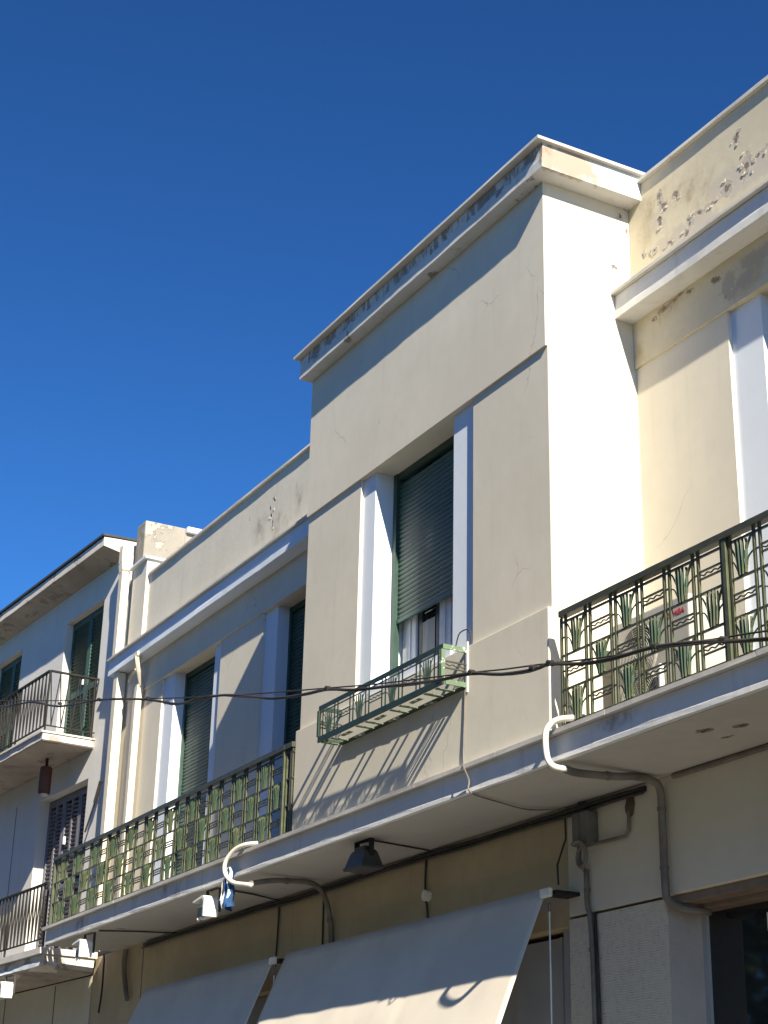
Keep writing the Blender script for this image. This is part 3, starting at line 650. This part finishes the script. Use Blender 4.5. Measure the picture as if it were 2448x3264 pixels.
# ------------------------------------------------------------------ awnings
def awning(x0, x1, label, seed):
    t = thing("awning", label, "awning", (x0, 6.595, 3.635), group="pale shop awnings")
    n, m = 60, 24; bm = B(); g = []; Lx = x1-x0
    for j in range(m+1):
        row = []; s_ = j/m
        for i in range(n+1):
            uu = i/n; xx = uu*Lx
            sag = -.012*math.sin(s_*math.pi)+.012*mnoise(Vector((xx*2.2+s_*1.5, s_*1.2, seed+2)))*min(1, s_*3)+.010*mnoise(Vector((xx*.8, s_*2, seed)))*s_+.02*s_*math.exp(-((xx-2.62)/.05)**2)*.6
            row.append(bm.verts.new((xx-.10*s_*(1-uu)*0+.02*mnoise(Vector((s_*3, uu*3, seed+4)))*s_*(1 if i in (0, n) else 0), -.02-s_*.76+sag*.9, .0-s_*1.86-sag*.4)))
        g.append(row)
    for j in range(m):
        for i in range(n): bm.faces.new((g[j][i], g[j][i+1], g[j+1][i+1], g[j+1][i]))
    g_co = [[v.co.copy() for v in row] for row in g]
    o = obj("canvas", bm, m_canvas, t, smooth=True)
    sm = o.modifiers.new("thick", 'SOLIDIFY'); sm.thickness = .004
    obj("roller_tube", tube(B(), [(.03, .0, -.03), (Lx-.05, .0, -.03)], .03, 10), m_black, t)
    obj("front_bar", tube(B(), [(0, -.78, -1.87), (Lx, -.78, -1.87)], .022, 8), m_frame, t)
    for xx in (.06, Lx-.06): obj("arm", tube(B(), [(xx, .17, -1.0), (xx, -.76, -1.86)], .016, 6), m_frame, t)
    obj("bracket", bx(Lx-.03, Lx+.13, -.03, .165, -.055, -.03), m_black, t)
    obj("gear_box", bx(Lx+.0, Lx+.12, -.085, -.052, -.08, -.015, bev=.012), m_hose, t)
    obj("crank_eye", tube(B(), [(Lx+.085+.018*math.cos(a*.7), -.06, -.145+.03*math.sin(a*.7)) for a in range(10)], .005, 5), m_conduit, t)
    obj("crank_rod", tube(B(), [(Lx+.085, -.06, -.175), (Lx+.093, -.062, -.6), (Lx+.10, -.064, -1.5)], .006, 6), m_frame, t)
    return t
awning(-13.87, -9.72, "pale canvas awning right of centre, lit at its bottom edge, beside the beige pier", 3)
awning(-17.35, -14.11, "pale canvas awning in full shade at the left, below the two white floodlights", 8)

# ------------------------------------------------------------------ overhead cable
thick = [(-18.6,6.76),(-17.045,6.36),(-16.383,6.226),(-15.779,6.109),(-14.934,5.861),(-13.786,5.649),(-12.765,5.409),(-12.297,5.279),(-11.856,5.152),(-11.45,5.091),(-11.043,5.021),(-10.702,4.939),(-10.36,4.843),(-10.074,4.763),(-9.65,4.685),(-9.26,4.627),(-8.88,4.528),(-8.488,4.454),(-7.913,4.343),(-7.502,4.282),(-7.196,4.2),(-6.895,4.148),(-6.74,4.138),(-6.458,4.065),(-6.213,4.026),(-5.884,3.997),(-5.541,3.926),(-5.353,3.878),(-5.121,3.824),(-4.2,3.62)]
thin = [(-18.6,6.80),(-17.057,6.431),(-14.953,5.924),(-13.787,5.653),(-12.766,5.415),(-12.008,5.237),(-11.454,5.111),(-11.235,5.07),(-10.461,4.893),(-9.80,4.752),(-9.261,4.639),(-8.682,4.517),(-8.087,4.402),(-7.502,4.291),(-7.196,4.229),(-6.894,4.174),(-6.739,4.144),(-6.213,4.043),(-5.884,4.0),(-5.493,3.926),(-5.117,3.863),(-4.2,3.68)]
CY = 4.6
t = thing("overhead_cable", "black overhead cable lashed to a thin wire, sagging across the whole facade", "cable", (-10.0, CY, 0), local=False)
obj("cable", tube(B(), arc([(a, CY, b) for a, b in thick], 3), .0100, 7), m_cable, t, smooth=True)
obj("wire", tube(B(), arc([(a, CY+.01, b) for a, b in thin], 3), .0048, 6), m_cable, t, smooth=True)
obj("wire", tube(B(), [(a, CY-.010+.006*math.sin(a*5), b-.004+.008*math.cos(a*5)) for a, b in [(Vector(p).x, Vector(p).z) for p in arc([(a, CY, b) for a, b in thick], 3)]], .0042, 6), m_cable, t, smooth=True)
for a, b in ((-14.93, 5.885), (-13.79, 5.65), (-12.55, 5.36), (-9.26, 4.632), (-7.50, 4.286), (-6.895, 4.155), (-6.74, 4.14), (-5.884, 3.998), (-5.40, 3.895)):
    obj("lashing", tube(B(), [(a-.02, CY, b+.01), (a+.02, CY, b-.004)], .016, 8), m_cable, t)

# ------------------------------------------------------------------ wires, conduits and boxes on the wall
tag(obj("wire", tube(B(), arc([(0, 0, 0), (.07, -.005, .09), (.20, .0, .07), (.205, .012, -.1)], 5), .005, 5), m_cable, None, (-9.985, 5.985, 5.345)), "short thin wire looping from the bay window sill to its right trim", "wire")
tag(obj("wire", tube(B(), arc([(-9.835, 5.978, 5.0), (-9.842, 5.976, 4.75), (-9.85, 5.974, 4.57), (-9.83, 5.965, 4.45), (-9.72, 5.895, 4.40), (-9.70, 5.93, 4.3), (-9.69, 5.935, 4.215), (-9.79, 6.22, 4.205), (-9.86, 6.53, 4.20), (-9.69, 6.735, 4.205)], 4), .0055, 5), m_conduit), "thin grey wire dropping from the flower rack and running under the slab", "wire")
pts = [(x_, 6.742+.012*mnoise(Vector((x_*1.3, 0, 0))), 4.178+.02*mnoise(Vector((x_*.9, 3, 1)))) for x_ in [-17.9+.35*i for i in range(27)]]
tag(obj("cable_bundle", tube(tube(B(), arc(pts, 3), .021, 7), arc([(a, b-.02, c-.03+.02*mnoise(Vector((a*1.1, 7, 1)))) for a, b, c in pts], 3), .012, 6), m_cable, None, smooth=True), "dark sagging cable bundle along the joint of soffit and ground floor wall", "cable")
pts = [(x_, 6.748, 4.20+.006*mnoise(Vector((x_*1.3, 0, 0)))) for x_ in [-8.5+.4*i for i in range(16)]]
tag(obj("conduit", tube(B(), pts, .018, 7), m_conduit), "brown conduit along the soffit joint at the right, above the shop window lintel", "conduit", None)
tag(obj("conduit", tube(B(), arc([(-8.60, 5.965, 4.162), (-8.60, 6.07, 4.150), (-8.60, 6.35, 4.165), (-8.60, 6.50, 4.185), (-8.61, 6.64, 4.185), (-8.60, 6.715, 4.13), (-8.60, 6.722, 3.9), (-8.595, 6.722, 3.5), (-8.58, 6.735, 3.41), (-8.54, 6.83, 3.365), (-8.50, 7.0, 3.355)], 4), .026, 8), m_conduit, None, smooth=True),
    "grimy conduit running down the wall right of the pier to the shop window", "conduit")
tag(obj("conduit", tube(B(), arc([(-13.36, 5.95, 4.118), (-13.35, 6.163, 4.165), (-13.35, 6.42, 4.185), (-13.35, 6.55, 4.180), (-13.35, 6.637, 4.13), (-13.35, 6.70, 4.02), (-13.35, 6.745, 3.83), (-13.34, 6.755, 3.5)], 4), .024, 8), m_conduit, None, smooth=True),
    "dark conduit bending from under the slab down behind the awning", "conduit")
tag(obj("conduit", tube(B(), [(-13.56, 6.77, 4.15), (-13.55, 6.77, 3.55)], .008, 6), m_cable), "thin black wire on the wall left of the bent conduit", "wire")
tag(obj("conduit", tube(B(), arc([(-11.73, 6.77, 4.2), (-11.735, 6.765, 4.0), (-11.72, 6.76, 3.86), (-11.70, 6.765, 3.78), (-11.69, 6.77, 3.6)], 3), .009, 6), m_cable), "thin black wire with a small disc box above the middle of the right awning", "wire")
tag(obj("disc_box", tube(B(), [(-11.70, 6.735, 3.87), (-11.70, 6.78, 3.87)], .045, 12), m_hose), "small pale round box on the wire above the right awning", "junction box")
tag(obj("conduit", tube(B(), [(-9.745, 6.755, 4.2), (-9.74, 6.755, 4.0), (-9.80, 6.72, 3.82), (-9.79, 6.72, 3.68)], .007, 6), m_cable), "thin black wire dropping beside the pier to the awning gear", "wire")
t = thing("junction_box", "grey junction box on the pier with a loop of cable below", "junction box", (-9.45, 6.76, 3.88))
obj("box", bx(-.095, .095, -.09, 0, .02, .245, bev=.008), m_boxgrey, t)
obj("cover_rib", bx(-.03, -.005, -.098, -.091, .03, .235), m_boxgrey, t)
obj("cable", tube(B(), [(-.075, -.03, .38), (-.075, -.03, .246)], .014, 6), m_cable, t); obj("cable", tube(B(), [(-.04, -.03, .38), (-.045, -.03, .246)], .012, 6), m_cable, t)
obj("cable_loop", tube(B(), [(.0+.075*math.cos(a*.33+1.6), -.04-.004*a, -.045+.085*math.sin(a*.33+1.6)) for a in range(22)], .014, 7), m_conduit, t, smooth=True)
obj("cable_loop", tube(B(), [(-.085, -.035, .02), (-.088, -.035, -.06), (-.05, -.035, -.12), (-.03, -.03, -.15)], .016, 7), m_conduit, t, smooth=True)
tag(obj("conduit", tube(B(), arc([(-9.475, 6.735, 3.74), (-9.47, 6.735, 3.5), (-9.44, 6.735, 3.40), (-9.42, 6.737, 3.0), (-9.40, 6.738, 1.5)], 4), .019, 7), m_conduit, None, smooth=True), "grimy conduit running down the combed pier from the cable loop", "conduit")
tag(obj("conduit", tube(B(), [(-9.40, 6.745, 3.44), (-9.38, 6.745, 3.0), (-9.355, 6.745, 1.5)], .011, 6), m_cable, None, smooth=True), "thin black wire running beside the conduit on the combed pier", "wire")
tag(obj("conduit", tube(B(), [(-9.355, 6.735, 3.90), (-9.02, 6.74, 3.895), (-8.985, 6.74, 3.93), (-8.985, 6.745, 4.06)], .013, 7), m_conduit), "rusty elbow of pipe from the junction box up to a stained hole", "conduit")
bm = B(); n = 14
ring = [bm.verts.new((math.cos(2*math.pi*k/n)*.055*(1+.4*mnoise(Vector((k*.9, 2, 0)))), 0, math.sin(2*math.pi*k/n)*.085*(1+.5*mnoise(Vector((k*1.1, 5, 0)))))) for k in range(n)]
cen = bm.verts.new((0, -.022, 0))
for k in range(n): bm.faces.new((ring[k], ring[(k+1) % n], cen))
tag(obj("mortar_lump", bm, paint("brown_mortar", (.13, .08, .055), (.08, .055, .04), rough=.95, sc=20, bump=.8), None, (-8.985, 6.757, 4.10)), "lump of brown mortar round the pipe end under the slab", "mortar")
tag(obj("wall_wire", tube(B(), arc([(-18.46, 6.74, 4.19), (-18.47, 6.735, 4.0), (-18.36, 6.735, 3.75), (-18.28, 6.735, 3.62)], 4), .03, 7), m_conduit), "thick dark cable down the ochre wall behind the left floodlight", "cable")
tag(obj("wall_wire", tube(B(), arc([(-19.2, 6.74, 4.2), (-19.16, 6.735, 4.12), (-19.15, 6.735, 3.8), (-19.2, 6.735, 3.55)], 4), .012, 6), m_cable), "thin dark cable down the left corner of the ochre wall", "cable")
tag(obj("soffit_wire", tube(B(), [(-17.4, 6.03, 4.205), (-17.2, 6.35, 4.205), (-17.0, 6.76, 4.20)], .009, 5), m_cable), "thin wire under the slab from the left white floodlight", "wire")
tag(obj("soffit_wire", tube(B(), [(-14.2, 6.03, 4.205), (-14.3, 6.4, 4.205), (-14.45, 6.76, 4.20), (-14.5, 6.765, 3.7)], .009, 5), m_cable), "thin wire under the slab from the white floodlight beside the cloth", "wire")
tag(obj("soffit_wire", tube(B(), [(-11.5, 6.15, 4.21), (-11.6, 6.72, 4.21)], .007, 5), m_cable), "thin wire from the dark floodlight to the wall", "wire")

def clamp(o, pts, rad):
    for p, d in pts: obj("clamp", tube(B(), [Vector(p)-Vector(d)*.012, Vector(p)+Vector(d)*.012], rad, 10), m_boxgrey, o, smooth=False)
for o in list(C.objects):
    lb = o.get("label", "")
    WL[o.name] = Vector((0, 0, 0)) if lb else WL.get(o.name, Vector((0, 0, 0)))
    if lb.startswith("grimy conduit running down the wall right"): clamp(o, [((-8.60, 6.722, 4.0), (0, 0, 1)), ((-8.597, 6.722, 3.62), (0, 0, 1)), ((-8.60, 6.30, 4.163), (0, 1, 0))], .031)
    if lb.startswith("dark conduit bending"): clamp(o, [((-13.35, 6.735, 3.88), (0, 0, 1)), ((-13.35, 6.30, 4.177), (0, 1, 0))], .029)
    if lb.startswith("grimy conduit running down the combed"): clamp(o, [((-9.47, 6.735, 3.6), (0, 0, 1)), ((-9.43, 6.737, 3.2), (0, 0, 1))], .024)

# ------------------------------------------------------------------ grey neighbour building, turned slightly towards the street
A = R_(3.4); NO = (-19.6, 6.78, 0)
nb = thing("grey_neighbour_house", "pale grey neighbouring house with a jutting flat roof and green louvred shutters", "building", NO, A)
def np_(name, bm, mat, **k): return obj(name, bm, mat, nb, **k)
np_("wall", bx(-.74, -.03, 0, .3, 4.30, 9.37), m_nwall)
np_("wall", bx(-3.78, -2.07, 0, .3, 7.0, 9.37), m_nwall)
np_("wall", bx(-5.6, -4.95, 0, .3, 7.0, 9.37), m_nwall)
np_("wall", bx(-4.95, -3.78, 0, .3, 7.0, 7.1), m_nwall)
np_("wall", bx(-4.95, -3.78, 0, .3, 9.05, 9.37), m_nwall)
np_("wall", bx(-2.07, -.74, 0, .3, 8.97, 9.37), m_nwall)
np_("wall", bx(-5.6, -2.42, 0, .3, 4.30, 6.90), m_nwall)
np_("wall", bx(-2.42, -.74, 0, .3, 6.53, 6.90), m_nwall)
np_("joint", bx(-3.30, -3.28, -.004, .01, 4.3, 6.6), m_conduit)
np_("eave", strip(B(), -7.0, -.075, [(-.345, 9.44), (-.345, 9.555), (.3, 9.60), (.3, 9.375), (0.0, 9.375)], .2, .006, 5), m_nedge)
np_("eave_soffit", strip(B(), -7.0, -.085, [(-.335, 9.436), (.0, 9.371), (.0, 9.3675), (-.335, 9.4325)], 2, 0), m_nsoff)
np_("roof", strip(B(), -7.05, -.06, [(-.37, 9.57), (-.37, 9.60), (3.0, 9.75), (3.0, 9.6), (.3, 9.602)], 1, .004), m_roof)
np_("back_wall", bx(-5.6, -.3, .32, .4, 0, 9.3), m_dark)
def louvred(x0, x1, y, z0, z1, leaves, mat, pitch, cols=1, midrail=True):
    for i in range(leaves):
        a = x0+(x1-x0)*i/leaves+.004; b = x0+(x1-x0)*(i+1)/leaves-.004; s_ = .055
        fr_ = B(); box(fr_, a, a+s_, y, y+.04, z0, z1); box(fr_, b-s_, b, y, y+.04, z0, z1); box(fr_, a+s_, b-s_, y+.001, y+.039, z0, z0+.12); box(fr_, a+s_, b-s_, y+.001, y+.039, z1-.09, z1)
        zm = z0+(z1-z0)*.42
        if midrail: box(fr_, a+s_, b-s_, y+.001, y+.039, zm, zm+.09)
        cw = (b-a-2*s_)/cols
        for c in range(1, cols): box(fr_, a+s_+cw*c-.025, a+s_+cw*c+.025, y+.002, y+.038, z0+.12, z1-.09)
        leaf = np_("shutter_leaf", fr_, mat)
        g = B(); z = z0+.13
        while z < z1-.10:
            if not (midrail and zm-.02 < z < zm+.09): bar(g, (a+s_, y+.02, z), (b-s_, y+.02, z), .034, .007, Vector((0, -.72, -.69)).normalized())
            z += pitch
        stuff(obj("louvres", g, mat, leaf))
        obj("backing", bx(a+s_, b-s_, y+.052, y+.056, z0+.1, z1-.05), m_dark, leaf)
louvred(-2.05, -.745, .10, 7.03, 8.965, 2, m_louver, .05)
louvred(-4.93, -3.79, .10, 7.10, 9.045, 2, m_louver, .05)
louvred(-2.40, -.745, .14, 4.32, 6.52, 3, m_mauve, .055, 2)
np_("window_sill", bx(-2.10, -.70, -.04, .25, 6.99, 7.028), m_nedge)
for a, b, z in ((-1.45, .08, 7.95), (-.80, .095, 8.05)): np_("latch", bx(a, a+.03, b-.02, b, z, z+.07), m_plastic)
np_("latch", bx(-1.72, -1.69, .11, .139, 5.85, 5.95), m_plastic)
# upper balcony slab
np_("balcony_slab", strip(B(), -5.6, -.65, [(-.70, 6.915), (-.70, 7.0), (-.001, 7.0), (-.001, 6.915)], .12, .010, 9), m_nedge)
np_("balcony_soffit", bx(-5.6, -.66, -.69, 0, 6.9045, 6.9085), m_nsoff)
np_("slab_edging", strip(B(), -5.6, -.635, [(-.725, 7.004), (-.725, 7.028), (-.002, 7.028), (-.002, 7.004)], .3, .003, 2), m_nedge)
# lower balcony slab
np_("balcony_slab", strip(B(), -5.6, .10, [(-.70, 4.08), (-.70, 4.185), (-.06, 4.185), (-.06, 4.03), (-.6, 4.06)], .12, .010, 14), m_nedge)
np_("slab_edging", strip(B(), -5.6, .13, [(-.75, 4.19), (-.75, 4.262), (-.03, 4.262), (-.03, 4.19)], .4, .003, 4), m_marble)
np_("balcony_soffit", strip(B(), -5.6, .09, [(-.66, 4.074), (-.05, 4.02), (-.05, 4.016), (-.66, 4.07)], 2, 0), m_nsoff)
np_("wall", bx(-7.0, -.1, .02, .3, 0.13, 4.02), m_pier)
np_("joint", bx(-1.25, -1.235, .012, .03, .2, 4.0), m_conduit)
np_("joint", bx(-3.0, -2.985, .012, .03, .2, 4.0), m_conduit)
np_("drip_lip", strip(B(), -5.6, .06, [(-.715, 4.06), (-.715, 4.10), (-.702, 4.105), (-.702, 4.058)], .08, .012, 17), m_white)
# zigzag railings
def zigzag(name_label, x0, x1, y, yw, zb, zt, foot, n, side, loc, group):
    t = thing("balcony_railing", name_label, "railing", loc, A, group)
    def run(p0, p1, n):
        p0, p1 = Vector(p0), Vector(p1); ref = (p1-p0).cross(Vector((0, 0, 1))).normalized()
        for i in range(n):
            a = p0.lerp(p1, i/n); b = p0.lerp(p1, (i+1)/n); m_ = (a+b)/2
            for q0, q1 in ((a+Vector((0, 0, zt)), m_+Vector((0, 0, zb))), (m_+Vector((0, 0, zb)), b+Vector((0, 0, zt)))):
                obj("zigzag_bar", bar(B(), q0, q1, .011, .014, ref), m_black, t)
        obj("top_rail", bar(B(), p0+Vector((0, 0, zt+.012)), p1+Vector((0, 0, zt+.012)), .022, .038, ref), m_black, t)
        obj("bottom_rail", bar(B(), p0+Vector((0, 0, zb-.006)), p1+Vector((0, 0, zb-.006)), .014, .022, ref), m_black, t)
    run((x0, y, 0), (x1, y, 0), n)
    if side: run((x1, y+.011, 0), (x1, yw, 0), side)
    for p in [(x1, y)] + [(x1+(x0-x1)*k/4, y) for k in range(1, 4)] + ([(x1, yw-.05)] if side else []):
        obj("post", bx(p[0]-.010, p[0]+.010, p[1]-.010, p[1]+.010, foot, zt), m_black, t)
    return t
zigzag("upper black zigzag railing of the grey neighbour's corner balcony", -4.9, -.655, -.68, -.01, 7.107, 7.805, 7.03, 34, 5, NO, "black zigzag railings on the grey house")
zigzag("lower black zigzag railing of the grey neighbour, beside the end of the green railing", -4.9, .18, -.74, 0, 4.36, 4.985, 4.262, 44, 0, NO, "black zigzag railings on the grey house")
t = thing("hanging_lamp", "reddish brown cylinder lamp hanging under the upper balcony of the grey neighbour", "lamp", (-21.12, 6.41, 6.43))
obj("shade", tube(B(), [(0, 0, 0), (0, 0, .02), (0, 0, .34), (0, 0, .36)], .1, 20, [.072, .080, .080, .066]), m_brown, t)
obj("stem", tube(B(), [(0, 0, .36), (0, 0, .49)], .02, 8), m_black, t)
obj("rim", tube(B(), [(0, 0, -.02), (0, 0, -.002)], .064, 20), m_nedge, t)
tag(obj("flag_pole", tube(tube(B(), [(-20.05, 6.66, 5.78), (-19.82, 6.68, 6.13)], .012, 7), [(-19.83, 6.68, 6.11), (-19.70, 6.69, 6.36)], .024, 7), m_cable), "thin dark flagpole holder slanting off the grey neighbour's wall", "pole")

# ------------------------------------------------------------------ street trees across the road (mirrored in the shop window)
m_foliage = paint("tree_foliage", (0.045, 0.075, 0.022), (0.07, 0.10, 0.03), rough=.6, sc=1.5)
m_bark = paint("tree_bark", (0.10, 0.075, 0.055), (0.06, 0.05, 0.04), rough=.95, sc=6, bump=.8)
def crown_mesh(n, seed):
    rnd = random.Random(seed); vs_, fs_ = [], []
    cl = [(Vector((rnd.gauss(0, 1.5), rnd.gauss(0, 1.2), rnd.uniform(3.2, 9.3))), rnd.uniform(.7, 1.5)) for _ in range(34)]
    for i in range(n):
        c, rr = rnd.choice(cl); d = Vector((rnd.gauss(0, 1), rnd.gauss(0, 1), rnd.gauss(0, 1))).normalized()
        p = c + d*rr*rnd.random()**.4; a = Vector((rnd.gauss(0, 1), rnd.gauss(0, 1), rnd.gauss(0, 1))).normalized()
        b = a.cross(Vector((rnd.gauss(0, 1), rnd.gauss(0, 1), rnd.gauss(0, 1)))).normalized(); w = rnd.uniform(.10, .20)
        k = len(vs_); vs_ += [p-a*w, p-b*w*.6, p+a*w, p+b*w*.6]; fs_.append((k, k+1, k+2, k+3))
    me = bpy.data.meshes.new("crown"); me.from_pydata(vs_, [], fs_); me.materials.append(m_foliage); return me
crown = crown_mesh(6500, 3)
bm = tube(B(), [(0, 0, 0), (.05, 0, 1.2), (.0, .1, 2.4), (.1, .05, 3.6), (.0, 0, 5.5)], .2, 8, [.26, .20, .17, .15, .06])
for a, b, c in ((1.3, .4, 5.2), (-1.2, .6, 5.6), (.3, -1.2, 5.0), (-.5, -.8, 6.4)): tube(bm, [(.05, .05, 2.6), (a*.5, b*.5, 3.7), (a, b, c)], .08, 6, [.11, .08, .04])
trunk = mesh("trunk", bm, m_bark)
for i in range(9):
    t = thing("street_tree", "leafy street tree on the far pavement, mirrored in the shop window", "tree", (-38+5.2*i+random.uniform(-.5, .5), -5.6+random.uniform(-.3, .3), .12), random.uniform(0, 6), "street trees across the road")
    link("trunk", trunk, t); stuff(link("crown", crown, t))
